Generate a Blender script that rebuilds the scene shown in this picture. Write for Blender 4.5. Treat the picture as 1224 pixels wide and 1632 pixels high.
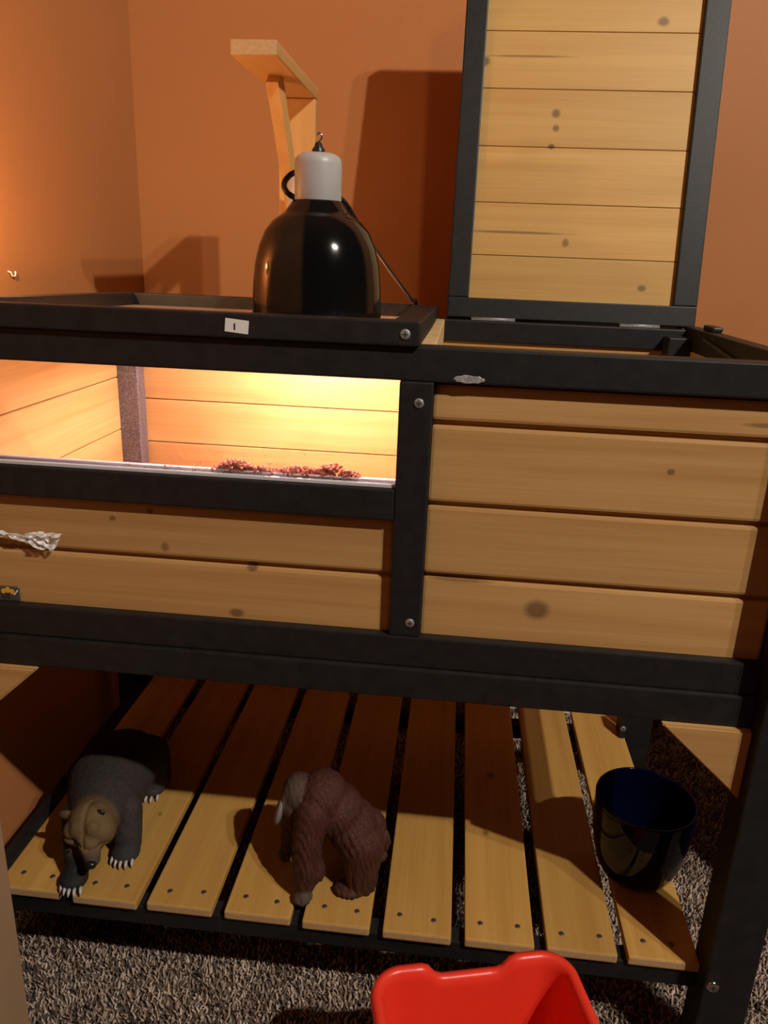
import bpy, bmesh, math, random
import numpy as np
from mathutils import Vector, Matrix, noise

for o in list(bpy.data.objects):
    bpy.data.objects.remove(o, do_unlink=True)
scene = bpy.context.scene
C = scene.collection
random.seed(7)
rng = np.random.default_rng(7)

# ------------------------------------------------------------------ units
# One unit in the tables below = distance camera -> front of the house (0.75 m).
S, FL = 0.75, 1.28                       # metres per unit; floor lies FL below the lens
def W(x, y, z):
    return Vector((x * S, y * S, (z + FL) * S))

# ------------------------------------------------------------------ camera
cam_d = bpy.data.cameras.new('camera')
cam = bpy.data.objects.new('camera', cam_d)
C.objects.link(cam)
F = 1220.3
right = Vector((0.99429413, 0.10007814, 0.03692621))
fwd = Vector((-0.08358705, 0.94600783, -0.31318109)).normalized()
cam_d.sensor_fit = 'VERTICAL'
cam_d.sensor_height = 36.0
cam_d.lens = F / 1632 * 36.0
cam_d.clip_start = 0.02
right = (right - right.dot(fwd) * fwd).normalized()
up = right.cross(fwd)
M = Matrix((right, up, -fwd)).transposed().to_4x4()
M.translation = W(0, 0, 0)
cam.matrix_world = M
scene.camera = cam

# ------------------------------------------------------------------ world, light, exposure
world = bpy.data.worlds.new('world')
scene.world = world
world.use_nodes = True
world.node_tree.nodes['Background'].inputs[0].default_value = (0.9, 0.75, 0.6, 1)
world.node_tree.nodes['Background'].inputs[1].default_value = 0.02
vs = scene.view_settings
vs.view_transform = 'Standard'
vs.look = 'None'
vs.gamma = 1.0
vs.use_curve_mapping = False
vs.exposure = 0.35

def point_light(name, loc, power, color, radius):
    l = bpy.data.lights.new(name, 'POINT')
    l.energy = power; l.color = color; l.shadow_soft_size = radius
    o = bpy.data.objects.new(name, l)
    C.objects.link(o); o.location = loc
    return o
def spot_light(name, loc, aim, power, color, radius, cone, blend):
    l = bpy.data.lights.new(name, 'SPOT')
    l.energy = power; l.color = color; l.shadow_soft_size = radius
    l.spot_size = math.radians(cone); l.spot_blend = blend
    o = bpy.data.objects.new(name, l)
    C.objects.link(o); o.location = loc
    o.rotation_euler = (aim - loc).to_track_quat('-Z', 'Y').to_euler()
    return o
KEY = (1.85, -0.78, 2.15)                # first head of the ceiling track light (units)
KEY2 = (2.10, -0.72, 2.15)               # second head
AIM = (-0.1, 1.35, -0.25)
KEY_COL = (1.0, 0.90, 0.78)
spot_light('track_light_beam', W(*KEY), W(*AIM), 150, KEY_COL, 0.022, 100, 0.6)
spot_light('track_light_beam', W(*KEY2), W(*AIM), 55, KEY_COL, 0.022, 100, 0.6)
HEAT_COL = (1.0, 0.70, 0.68)

# ------------------------------------------------------------------ helpers
def tag(o, label, cat, group=None, kind=None):
    o['label'] = label
    if cat: o['category'] = cat
    if group: o['group'] = group
    if kind: o['kind'] = kind
    return o
def thing(name, loc, label, cat, group=None):
    e = bpy.data.objects.new(name, None)
    e.empty_display_size = 0.05
    C.objects.link(e); e.location = loc
    return tag(e, label, cat, group)
def wmat(o):
    m = Matrix.Translation(o.location) @ o.rotation_euler.to_matrix().to_4x4()
    return wmat(o.parent) @ o.matrix_parent_inverse @ m if o.parent else m
def par(o, parent):
    if parent:
        o.parent = parent
        o.matrix_parent_inverse = wmat(parent).inverted()
    return o
def link(name, me, mat, parent=None, loc=None, rot=None):
    o = bpy.data.objects.new(name, me)
    C.objects.link(o)
    if mat is not None and not me.materials:
        me.materials.append(mat)
    par(o, parent)
    if loc is not None: o.location = loc
    if rot is not None: o.rotation_euler = rot
    return o
def bm_mesh(bm, name, smooth=False):
    me = bpy.data.meshes.new(name)
    bm.to_mesh(me); bm.free()
    if smooth:
        me.polygons.foreach_set('use_smooth', [True] * len(me.polygons))
    return me
def add_box(bm, lo, hi, bev=0.0015, seg=1, mtx=None):
    b = bmesh.new()
    bmesh.ops.create_cube(b, size=1)
    lo = Vector(lo); hi = Vector(hi)
    for v in b.verts:
        v.co = Vector((lo[i] + (v.co[i] + .5) * (hi[i] - lo[i]) for i in range(3)))
    if bev:
        bmesh.ops.bevel(b, geom=list(b.edges), offset=bev, segments=seg, affect='EDGES', profile=0.6)
    if mtx: b.transform(mtx)
    tmp = bpy.data.meshes.new('tmp'); b.to_mesh(tmp); b.free()
    bm.from_mesh(tmp); bpy.data.meshes.remove(tmp)
def ubox(name, x0, x1, y0, y1, z0, z1, mat, parent=None, bev=0.0015, seg=1, mtx=None):
    """bevelled box in units, origin at its centre"""
    a, b = W(x0, y0, z0), W(x1, y1, z1)
    c = (a + b) / 2
    bm = bmesh.new()
    add_box(bm, a - c, b - c, bev, seg, mtx)
    return link(name, bm_mesh(bm, name), mat, parent, c)
def lathe(profile, n=48, cap=False):
    """profile: [(r, z)] metres -> bmesh around z"""
    bm = bmesh.new()
    rings = []
    for r, z in profile:
        if r < 1e-6:
            rings.append([bm.verts.new((0, 0, z))])
        else:
            rings.append([bm.verts.new((r * math.cos(2 * math.pi * i / n), r * math.sin(2 * math.pi * i / n), z)) for i in range(n)])
    for a, b in zip(rings, rings[1:]):
        for i in range(n):
            j = (i + 1) % n
            if len(a) == 1 and len(b) == 1: continue
            if len(a) == 1: bm.faces.new((a[0], b[j], b[i]))
            elif len(b) == 1: bm.faces.new((a[i], a[j], b[0]))
            else: bm.faces.new((a[i], a[j], b[j], b[i]))
    bmesh.ops.recalc_face_normals(bm, faces=bm.faces)
    return bm
def tube(points, r, n=10, closed_ends=True):
    """tube along metre points; r a number or list"""
    bm = bmesh.new()
    pts = [Vector(p) for p in points]
    rr = r if isinstance(r, (list, tuple)) else [r] * len(pts)
    rings = []
    ref = Vector((0.31, 0.22, 0.92)).normalized()
    for i, p in enumerate(pts):
        d = (pts[min(i + 1, len(pts) - 1)] - pts[max(i - 1, 0)]).normalized()
        u = d.cross(ref)
        if u.length < 1e-3: u = d.cross(Vector((1, 0, 0)))
        u.normalize(); v = d.cross(u)
        rings.append([bm.verts.new(p + rr[i] * (math.cos(2 * math.pi * k / n) * u + math.sin(2 * math.pi * k / n) * v)) for k in range(n)])
    for a, b in zip(rings, rings[1:]):
        for k in range(n):
            bm.faces.new((a[k], a[(k + 1) % n], b[(k + 1) % n], b[k]))
    if closed_ends:
        bm.faces.new(rings[0]); bm.faces.new(rings[-1])
    bmesh.ops.recalc_face_normals(bm, faces=bm.faces)
    return bm
def smooth_path(pts, n=8):
    """Catmull-Rom through pts"""
    P = [Vector(p) for p in pts]
    P = [2 * P[0] - P[1]] + P + [2 * P[-1] - P[-2]]
    out = []
    for i in range(1, len(P) - 2):
        for k in range(n):
            t = k / n
            a, b, c, d = P[i - 1], P[i], P[i + 1], P[i + 2]
            out.append(0.5 * ((2 * b) + (c - a) * t + (2 * a - 5 * b + 4 * c - d) * t * t + (3 * b - 3 * c + d - a) * t ** 3))
    out.append(P[-2])
    return out

# ------------------------------------------------------------------ materials
def new_mat(name):
    m = bpy.data.materials.new(name)
    m.use_nodes = True
    nt = m.node_tree
    return m, nt, nt.nodes['Principled BSDF']
def plain(name, col, rough=0.5, metal=0.0, coat=0.0, spec=0.5, noise_amt=0.0, nscale=40, bump=0.0, bscale=200):
    m, nt, b = new_mat(name)
    b.inputs['Base Color'].default_value = (*col, 1)
    b.inputs['Roughness'].default_value = rough
    b.inputs['Metallic'].default_value = metal
    b.inputs['Coat Weight'].default_value = coat
    b.inputs['Specular IOR Level'].default_value = spec
    g = nt.nodes.new('ShaderNodeNewGeometry')
    if noise_amt:
        n = nt.nodes.new('ShaderNodeTexNoise'); n.inputs['Scale'].default_value = nscale; n.inputs['Detail'].default_value = 5
        nt.links.new(g.outputs['Position'], n.inputs['Vector'])
        r = nt.nodes.new('ShaderNodeValToRGB')
        r.color_ramp.elements[0].position = 0.3; r.color_ramp.elements[1].position = 0.7
        r.color_ramp.elements[0].color = tuple(c * (1 - noise_amt) for c in col) + (1,)
        r.color_ramp.elements[1].color = tuple(min(1, c * (1 + noise_amt)) for c in col) + (1,)
        nt.links.new(n.outputs['Fac'], r.inputs[0]); nt.links.new(r.outputs[0], b.inputs['Base Color'])
    if bump:
        n2 = nt.nodes.new('ShaderNodeTexNoise'); n2.inputs['Scale'].default_value = bscale; n2.inputs['Detail'].default_value = 4
        nt.links.new(g.outputs['Position'], n2.inputs['Vector'])
        bp = nt.nodes.new('ShaderNodeBump'); bp.inputs['Strength'].default_value = bump; bp.inputs['Distance'].default_value = 0.002
        nt.links.new(n2.outputs['Fac'], bp.inputs['Height']); nt.links.new(bp.outputs[0], b.inputs['Normal'])
    return m

def wood(name, axis, base, dark, knots=(), rough=0.5, contrast=1.0):
    """pine: fine grain running along axis (0,1,2), wide tonal figure, knots [(x,y,z in units, radius m, stretch along grain, colour)]"""
    m, nt, b = new_mat(name)
    N, L = nt.nodes, nt.links
    g = N.new('ShaderNodeNewGeometry')
    oi = N.new('ShaderNodeObjectInfo')
    mul = N.new('ShaderNodeVectorMath'); mul.operation = 'SCALE'
    mul.inputs[0].default_value = (7.3, 5.1, 9.7); L.new(oi.outputs['Random'], mul.inputs['Scale'])
    add = N.new('ShaderNodeVectorMath'); add.operation = 'ADD'
    L.new(g.outputs['Position'], add.inputs[0]); L.new(mul.outputs[0], add.inputs[1])
    mp = N.new('ShaderNodeMapping')
    sc = [22.0, 22.0, 22.0]; sc[axis] = 0.9
    mp.inputs['Scale'].default_value = sc
    L.new(add.outputs[0], mp.inputs['Vector'])
    n1 = N.new('ShaderNodeTexNoise'); n1.inputs['Scale'].default_value = 1.6; n1.inputs['Detail'].default_value = 6; n1.inputs['Distortion'].default_value = 0.7
    L.new(mp.outputs[0], n1.inputs['Vector'])
    mp2 = N.new('ShaderNodeMapping')
    sc2 = [140.0, 140.0, 140.0]; sc2[axis] = 3.0
    mp2.inputs['Scale'].default_value = sc2
    L.new(add.outputs[0], mp2.inputs['Vector'])
    n2 = N.new('ShaderNodeTexNoise'); n2.inputs['Scale'].default_value = 2.2; n2.inputs['Detail'].default_value = 4
    L.new(mp2.outputs[0], n2.inputs['Vector'])
    mix = N.new('ShaderNodeMath'); mix.operation = 'MULTIPLY_ADD'; mix.inputs[1].default_value = 0.35
    L.new(n2.outputs['Fac'], mix.inputs[0]); L.new(n1.outputs['Fac'], mix.inputs[2])
    ramp = N.new('ShaderNodeValToRGB')
    ramp.color_ramp.elements[0].position = 0.50; ramp.color_ramp.elements[1].position = 0.88
    ramp.color_ramp.elements[0].color = (*base, 1)
    ramp.color_ramp.elements[1].color = tuple(base[i] + (dark[i] - base[i]) * contrast for i in range(3)) + (1,)
    L.new(mix.outputs[0], ramp.inputs[0])
    # board-to-board tone
    hsv = N.new('ShaderNodeHueSaturation')
    mr = N.new('ShaderNodeMapRange'); mr.inputs['To Min'].default_value = 0.9; mr.inputs['To Max'].default_value = 1.1
    L.new(oi.outputs['Random'], mr.inputs['Value']); L.new(mr.outputs[0], hsv.inputs['Value'])
    L.new(ramp.outputs[0], hsv.inputs['Color'])
    col = hsv.outputs[0]
    for (kx, ky, kz, kr, st, kc) in knots:
        d = N.new('ShaderNodeVectorMath'); d.operation = 'SUBTRACT'
        L.new(g.outputs['Position'], d.inputs[0]); d.inputs[1].default_value = W(kx, ky, kz)
        s = N.new('ShaderNodeVectorMath'); s.operation = 'MULTIPLY'
        f = [1.0 / kr] * 3; f[axis] = 1.0 / (kr * st)
        if axis != 1: f[1] = 0.02 / kr
        s.inputs[1].default_value = f
        L.new(d.outputs[0], s.inputs[0])
        ln = N.new('ShaderNodeVectorMath'); ln.operation = 'LENGTH'
        L.new(s.outputs[0], ln.inputs[0])
        nz = N.new('ShaderNodeMath'); nz.operation = 'MULTIPLY_ADD'; nz.inputs[1].default_value = 0.5
        L.new(n2.outputs['Fac'], nz.inputs[0]); L.new(ln.outputs['Value'], nz.inputs[2])
        kr_ = N.new('ShaderNodeValToRGB'); e = kr_.color_ramp.elements
        e[0].position = 0.15; e[0].color = (0.7, 0.7, 0.7, 1)
        e[1].position = 0.78; e[1].color = (0, 0, 0, 1)
        x = kr_.color_ramp.elements.new(0.45); x.color = (0.75, 0.75, 0.75, 1)
        dv = N.new('ShaderNodeMath'); dv.operation = 'MULTIPLY'; dv.inputs[1].default_value = 0.62
        L.new(nz.outputs[0], dv.inputs[0]); L.new(dv.outputs[0], kr_.inputs[0])
        mx = N.new('ShaderNodeMix'); mx.data_type = 'RGBA'
        L.new(kr_.outputs[0], mx.inputs['Factor']); L.new(col, mx.inputs['A']); mx.inputs['B'].default_value = (*kc, 1)
        col = mx.outputs['Result']
    L.new(col, b.inputs['Base Color'])
    b.inputs['Roughness'].default_value = rough
    b.inputs['Specular IOR Level'].default_value = 0.35
    bp = N.new('ShaderNodeBump'); bp.inputs['Strength'].default_value = 0.12; bp.inputs['Distance'].default_value = 0.001
    L.new(n2.outputs['Fac'], bp.inputs['Height']); L.new(bp.outputs[0], b.inputs['Normal'])
    return m

KN = (0.10, 0.055, 0.03); KS = (0.17, 0.085, 0.03)
PINE, PINE_D = (0.50, 0.295, 0.112), (0.38, 0.195, 0.062)
LIDP, LIDP_D = (0.58, 0.355, 0.112), (0.46, 0.245, 0.066)
M_paint = plain('black_stain', (0.0125, 0.0120, 0.0120), 0.5, spec=0.35, noise_amt=0.25, nscale=60, bump=0.05, bscale=350)
M_front = wood('pine_front_boards', 0, PINE, PINE_D, [
    (0.135, 1.01, -0.468, 0.014, 1.15, KN), (0.29, 1.01, -0.254, 0.0045, 1.1, KN), (0.40, 1.01, -0.185, 0.003, 9, KS),
    (-0.487, 1.01, -0.373, 0.004, 1.2, KN), (-0.43, 1.01, -0.358, 0.004, 1.3, KN), (-0.41, 1.01, -0.412, 0.007, 0.8, KS),
    (-0.28, 1.01, -0.435, 0.006, 1.3, KN), (-0.305, 1.01, -0.51, 0.007, 1.5, KN), (0.02, 1.01, -0.431, 0.0035, 14, KS)], contrast=0.8)
M_lidwood = wood('pine_lid_boards', 0, LIDP, LIDP_D, [
    (0.35, 1.73, 0.455, 0.008, 1.3, KN), (0.013, 1.70, 0.38, 0.008, 1.2, KN), (0.16, 1.70, 0.287, 0.0075, 1.1, KN),
    (0.162, 1.70, 0.26, 0.006, 1.1, KN), (0.156, 1.69, 0.226, 0.005, 1.2, (0.03, 0.02, 0.015)), (0.10, 1.66, 0.062, 0.0025, 42, KS),
    (0.20, 1.66, 0.045, 0.008, 0.8, KS), (0.36, 1.645, -0.037, 0.006, 1.4, KN), (0.10, 1.72, 0.39, 0.002, 40, KS)], contrast=0.7)
M_side = wood('pine_side_boards', 1, PINE, PINE_D)
M_slat = wood('pine_slats', 1, (0.54, 0.31, 0.082), (0.40, 0.20, 0.045), [
    (0.115, 1.25, -1.066, 0.006, 1.6, KN), (-0.245, 1.20, -1.066, 0.0025, 7, KS), (0.13, 1.43, -1.066, 0.009, 1.4, KN), (-0.53, 1.21, -1.066, 0.005, 1.3, KS)], contrast=0.7)
M_end = plain('pine_end_grain', (0.50, 0.31, 0.14), 0.7, noise_amt=0.10, nscale=260)
M_brk = wood('pine_bracket', 1, (0.62, 0.36, 0.13), (0.5, 0.25, 0.07), contrast=0.5)
M_brkv = wood('pine_bracket_upright', 2, (0.62, 0.36, 0.13), (0.5, 0.25, 0.07), contrast=0.5)
M_ply = plain('raw_plywood', (0.62, 0.43, 0.2), 0.7, noise_amt=0.25, nscale=90)
M_steel = plain('zinc_screw', (0.30, 0.30, 0.30), 0.5, metal=0.6, noise_amt=0.3, nscale=300)
M_dsteel = plain('dull_screw', (0.16, 0.14, 0.12), 0.45, metal=0.7)
M_scuff = plain('bare_metal_scuff', (0.33, 0.33, 0.34), 0.6, metal=0.3, noise_amt=0.5, nscale=500)
M_wire = plain('galvanised_wire', (0.30, 0.27, 0.25), 0.5, metal=0.6)
M_wall = plain('orange_wall_paint', (0.45, 0.178, 0.060), 0.55, spec=0.25, noise_amt=0.03, nscale=5, bump=0.09, bscale=130)
M_far = plain('dark_far_wall_paint', (0.09, 0.055, 0.04), 0.7)
M_ceil = plain('ceiling_paint', (0.30, 0.27, 0.24), 0.9, bump=0.3, bscale=90)
M_white = plain('white_label', (0.75, 0.75, 0.72), 0.6)
M_ink = plain('black_ink', (0.015, 0.015, 0.015), 0.6)
M_dome = plain('gloss_black_enamel', (0.004, 0.004, 0.004), 0.11, coat=0.0, spec=0.5)
M_reflect = plain('white_reflector', (0.85, 0.83, 0.8), 0.35)
M_cap = plain('grey_ceramic', (0.42, 0.40, 0.395), 0.42, noise_amt=0.05, nscale=60)
M_rubber = plain('black_rubber', (0.012, 0.012, 0.012), 0.4)
M_chrome = plain('chrome', (0.6, 0.6, 0.6), 0.15, metal=1.0)
M_mug = plain('cobalt_glaze', (0.0015, 0.002, 0.014), 0.07, coat=0.0, spec=0.32)
M_red = plain('red_plastic', (0.84, 0.045, 0.022), 0.36, spec=0.5, bump=0.06, bscale=500)
M_card = plain('brown_cardboard', (0.36, 0.22, 0.12), 0.8, noise_amt=0.06, nscale=20)
M_claw = plain('pale_claw', (0.45, 0.42, 0.40), 0.4)
M_nose = plain('black_nose', (0.01, 0.01, 0.01), 0.25)
M_soil = plain('red_brown_soil', (0.45, 0.17, 0.11), 0.9, noise_amt=0.4, nscale=300)
M_bed = plain('bark_bedding', (0.30, 0.15, 0.07), 0.9, noise_amt=0.5, nscale=120, bump=0.8, bscale=120)
M_stick = plain('grey_sticker', (0.07, 0.055, 0.055), 0.4)
M_yellow = plain('yellow_print', (0.70, 0.42, 0.03), 0.5)
M_track = plain('pale_plastic_track', (0.55, 0.55, 0.58), 0.3)

def emission(name, col, strength):
    m, nt, b = new_mat(name)
    b.inputs['Base Color'].default_value = (*col, 1)
    b.inputs['Emission Color'].default_value = (*col, 1)
    b.inputs['Emission Strength'].default_value = strength
    return m
M_bulb = emission('lit_heat_bulb', HEAT_COL, 6)
M_shade = emission('lit_opal_glass', KEY_COL, 3)

def glass(name, tint=(1, 1, 1), fac=0.07, rough=0.03):
    m = bpy.data.materials.new(name); m.use_nodes = True
    nt = m.node_tree; N, L = nt.nodes, nt.links
    N.remove(N['Principled BSDF'])
    t = N.new('ShaderNodeBsdfTransparent'); t.inputs[0].default_value = (*tint, 1)
    g = N.new('ShaderNodeBsdfGlossy'); g.inputs['Roughness'].default_value = rough
    f = N.new('ShaderNodeFresnel'); f.inputs['IOR'].default_value = 1.45
    mx = N.new('ShaderNodeMixShader')
    L.new(f.outputs[0], mx.inputs[0]); L.new(t.outputs[0], mx.inputs[1]); L.new(g.outputs[0], mx.inputs[2])
    L.new(mx.outputs[0], N['Material Output'].inputs[0])
    return m
M_pane = glass('clear_acrylic', (0.97, 0.97, 0.97))

# ------------------------------------------------------------------ the room
WY, WX = 2.07, -0.853                     # back wall, left wall (units)
XR, YF, ZC = 5.0, -4.5, 2.36
def slab(name, x0, x1, y0, y1, z0, z1, mat):
    o = ubox(name, x0, x1, y0, y1, z0, z1, mat, None, 0)
    o['kind'] = 'structure'
    return o
M_floor = plain('carpet_backing', (0.10, 0.075, 0.06), 0.95, noise_amt=0.4, nscale=90)
slab('floor', WX - .1, XR + .1, YF - .1, WY + .1, -FL - .08, -FL, M_floor)['label'] = 'brown-grey carpeted floor'
slab('wall_back', WX - .1, XR + .1, WY, WY + .1, -FL, ZC, M_wall)['label'] = 'burnt orange wall behind the wooden house'
slab('wall_left', WX - .1, WX, YF, WY, -FL, ZC, M_wall)['label'] = 'burnt orange wall at the left corner'
slab('wall_right', XR, XR + .1, YF, WY, -FL, ZC, M_far)['label'] = 'dark wall on the right'
slab('wall_front', WX - .1, XR + .1, YF - .1, YF, -FL, ZC, M_far)['label'] = 'dark wall behind the viewer'
slab('ceiling', WX - .1, XR + .1, YF - .1, WY + .1, ZC, ZC + .1, M_ceil)['label'] = 'dim ceiling'

# carpet pile: short bent tufts, one uncountable mass
def carpet():
    x0, x1, y0, y1 = -0.845, 0.80, 0.62, 2.06
    sp = 0.0047 / S
    xs = np.arange(x0, x1, sp); ys = np.arange(y0, y1, sp)
    gx, gy = np.meshgrid(xs, ys)
    n = gx.size
    bx = (gx.ravel() + rng.uniform(-.5, .5, n) * sp) * S
    by = (gy.ravel() + rng.uniform(-.5, .5, n) * sp) * S
    h = rng.uniform(0.006, 0.011, n)
    a = rng.uniform(0, 2 * np.pi, n); lean = rng.uniform(0.2, 1.0, n) * 0.007
    r = rng.uniform(0.0012, 0.0021, n)
    tx, ty = bx + np.cos(a) * lean, by + np.sin(a) * lean
    verts = np.zeros((n, 7, 3))
    for k in range(3):
        an = a + k * 2 * np.pi / 3
        verts[:, k] = np.stack([bx + r * np.cos(an), by + r * np.sin(an), np.zeros(n)], 1)
        verts[:, 3 + k] = np.stack([(bx * .45 + tx * .55) + r * 1.15 * np.cos(an + .5), (by * .45 + ty * .55) + r * 1.15 * np.sin(an + .5), h * .6], 1)
    verts[:, 6] = np.stack([tx, ty, h], 1)
    fl = []
    for k in range(3):
        j = (k + 1) % 3
        fl += [(k, j, 3 + j), (k, 3 + j, 3 + k), (3 + k, 3 + j, 6)]
    fl = np.array(fl)
    faces = (fl[None] + (np.arange(n) * 7)[:, None, None]).reshape(-1, 3)
    me = bpy.data.meshes.new('carpet_pile')
    me.vertices.add(n * 7); me.vertices.foreach_set('co', verts.ravel())
    nf = len(faces)
    me.loops.add(nf * 3); me.loops.foreach_set('vertex_index', faces.ravel().astype(np.int32))
    me.polygons.add(nf); me.polygons.foreach_set('loop_start', np.arange(0, nf * 3, 3, dtype=np.int32)); me.polygons.foreach_set('loop_total', np.full(nf, 3, np.int32))
    me.update(); me.validate()
    att = me.attributes.new('tone', 'FLOAT', 'POINT')
    patch = np.array([noise.noise(Vector((a_ * 22, b_ * 22, 3.1))) + .6 * noise.noise(Vector((a_ * 70, b_ * 70, 9.0))) for a_, b_ in zip(bx, by)])
    att.data.foreach_set('value', np.repeat(np.clip(rng.uniform(0, 1, n) + .28 * patch, 0, 1), 7).astype(np.float32))
    m, nt, b = new_mat('frieze_carpet')
    at = nt.nodes.new('ShaderNodeAttribute'); at.attribute_name = 'tone'
    rp = nt.nodes.new('ShaderNodeValToRGB'); e = rp.color_ramp.elements
    e[0].position = 0; e[0].color = (0.06, 0.04, 0.032, 1)
    e[1].position = 1; e[1].color = (0.66, 0.53, 0.43, 1)
    x = e.new(0.42); x.color = (0.33, 0.245, 0.19, 1)
    nt.links.new(at.outputs['Fac'], rp.inputs[0]); nt.links.new(rp.outputs[0], b.inputs['Base Color'])
    b.inputs['Roughness'].default_value = 0.95
    b.inputs['Specular IOR Level'].default_value = 0.1
    o = link('carpet_pile', me, m)
    return tag(o, 'shaggy brown and beige carpet pile under the wooden house', 'carpet', kind='stuff')
carpet()

# ------------------------------------------------------------------ the tortoise house
XL, XRi = -0.742, 0.4525                   # inner faces of the legs
YB = 1.665                                 # back face
house = thing('tortoise_house', W((XL + XRi) / 2, 1.33, -FL),
              'black-framed pine tortoise house on legs with slatted bottom shelf and raised lid', 'pet house')
def part(name, *a, **k):
    return ubox(name, *a, M_paint, house, bev=0.0022, seg=2, **k)
# legs
LF, LW = 0.966, 0.074
part('leg', XRi, XRi + LW, LF, LF + .058, -FL, -0.108)
part('leg', XL - LW, XL, LF, LF + .058, -FL, -0.108)
part('leg', XRi, XRi + LW, 1.66, 1.705, -FL, -0.118)
part('leg', XL - LW, XL, 1.66, 1.705, -FL, -0.118)
# front frame
part('top_rail', XL, XRi, 1.0, 1.035, -0.1495, -0.1045)
part('bottom_rail', XL, XRi, 1.0, 1.035, -0.5685, -0.519)
part('stand_rail', XL, XRi, 0.994, 1.009, -0.6175, -0.5690)
part('middle_post', -0.0745, -0.0295, 1.0, 1.035, -0.519, -0.1495)
part('window_rail', XL, -0.0748, 1.0, 1.035, -0.3435, -0.2985)
# sides and back frame
part('back_rail', XL, XRi, 1.625, YB, -0.155, -0.112)
part('back_rail', XL, XRi, 1.625, YB, -0.6175, -0.5735)
for xa, xb in ((XRi - .0, XRi + .030), (XL - .030, XL)):
    part('side_rail', xa, xb, 1.03, 1.655, -0.150, -0.1065)
    part('side_rail', xa, xb, 1.03, 1.655, -0.5685, -0.525)
    part('side_rail', xa, xb, 1.03, 1.655, -0.6175, -0.5735)
M_hazed = plain('hazed_black_stain', (0.085, 0.072, 0.075), 0.7, noise_amt=0.7, nscale=420)  # black stain greyed to paint in lamp glare and pane haze, with specks
ubox('corner_post', -0.732, -0.684, 1.595, 1.632, -0.57, -0.150, M_hazed, house, bev=0.0022)
part('corner_post', 0.408, 0.452, 1.58, 1.625, -0.57, -0.125)
# shiplap boards: face + hidden tongue on top
def boards_x(name, x0, x1, yf, th, zs, mat, parent, gap=0.0075, tongue=True):
    for z0, z1 in zip(zs, zs[1:]):
        a, b = W(x0, yf, z0), W(x1, yf + th, z1 - gap)
        c = (a + b) / 2
        bm = bmesh.new()
        add_box(bm, a - c, b - c, 0.0034 if tongue and gap > .003 else 0.0012, 2)
        if tongue:
            t0, t1 = W(x0, yf + th * .55, z1 - gap * 1.5), W(x1, yf + th, z1)
            add_box(bm, t0 - c, t1 - c, 0)
        link(name, bm_mesh(bm, name), mat, parent, c)
def boards_y(name, xf, th, y0, y1, zs, mat, parent, gap=0.002):
    for z0, z1 in zip(zs, zs[1:]):
        ubox(name, xf, xf + th, y0, y1, z0, z1 - gap, mat, parent, bev=0.0012)
boards_x('board', -0.0296, XRi, 1.015, 0.018, (-0.5235, -0.4225, -0.3155, -0.2015, -0.146), M_front, house)
boards_x('board', XL, -0.0745, 1.015, 0.018, (-0.5235, -0.4265, -0.340), M_front, house)
boards_x('board', XL + .01, XRi, 1.632, 0.016, (-0.605, -0.508, -0.408, -0.311, -0.212, -0.14), M_front, house, gap=0.002)
boards_y('board', -0.742, 0.012, 1.036, 1.632, (-0.605, -0.492, -0.376, -0.262, -0.148), M_side, house)
boards_y('board', 0.4525, 0.012, 1.036, 1.632, (-0.605, -0.492, -0.376, -0.262, -0.148), M_side, house)
# partition between the compartments and the floor panel
ubox('partition', -0.058, -0.0335, 1.036, 1.63, -0.57, -0.1125, M_ply, house, bev=0.001)
ubox('floor_panel', XL + .012, XRi, 1.03, 1.632, -0.572, -0.560, M_ply, house, bev=0)
ubox('bedding', XL + .013, -0.060, 1.032, 1.630, -0.558, -0.50, M_bed, house, bev=0.004)
ubox('bedding', -0.032, XRi - .001, 1.032, 1.630, -0.558, -0.50, M_bed, house, bev=0.004)
# window pane with its track
pane = ubox('window_pane', XL + .002, -0.0755, 1.014, 1.018, -0.3005, -0.1485, M_pane, house, bev=0)
ubox('pane_track', XL + .002, -0.0755, 1.006, 1.0125, -0.2984, -0.2930, M_track, pane, bev=0.0006)
ubox('pane_track', XL + .002, -0.0755, 1.0195, 1.028, -0.2984, -0.2905, M_track, pane, bev=0.0006)

# screws (shared mesh): domed head with a cross recess, facing -Y
def screw_mesh(name, r, mat):
    bm = lathe([(r, 0), (r * .97, r * .14), (r * .80, r * .24), (r * .4, r * .27), (0, r * .28)], 14)
    me = bm_mesh(bm, name, True)
    me.materials.append(mat); me.materials.append(M_ink)
    b2 = bmesh.new(); b2.from_mesh(me)
    n0 = len(b2.faces)
    add_box(b2, (-r * .5, -r * .1, r * .22), (r * .5, r * .1, r * .30), 0)
    add_box(b2, (-r * .1, -r * .5, r * .22), (r * .1, r * .5, r * .30), 0)
    b2.faces.ensure_lookup_table()
    for f in b2.faces[n0:]: f.material_index = 1
    b2.to_mesh(me); b2.free()
    return me
ME_screw = screw_mesh('screw', 0.0052, M_steel)
ME_bolt = screw_mesh('bolt', 0.0078, M_chrome)
ME_sscrew = screw_mesh('slat_screw', 0.0036, M_dsteel)
FY = (math.pi / 2, 0, 0)                  # head facing the room
for x, z in ((-0.048, -0.178), (-0.045, -0.497)):
    link('screw', ME_screw, None, house, W(x, 1.0, z), FY)
link('bolt', ME_bolt, None, house, W(0.4655, LF, -1.073), FY)
link('bolt', ME_bolt, None, house, W(XL - .035, LF, -1.073), FY)
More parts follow.
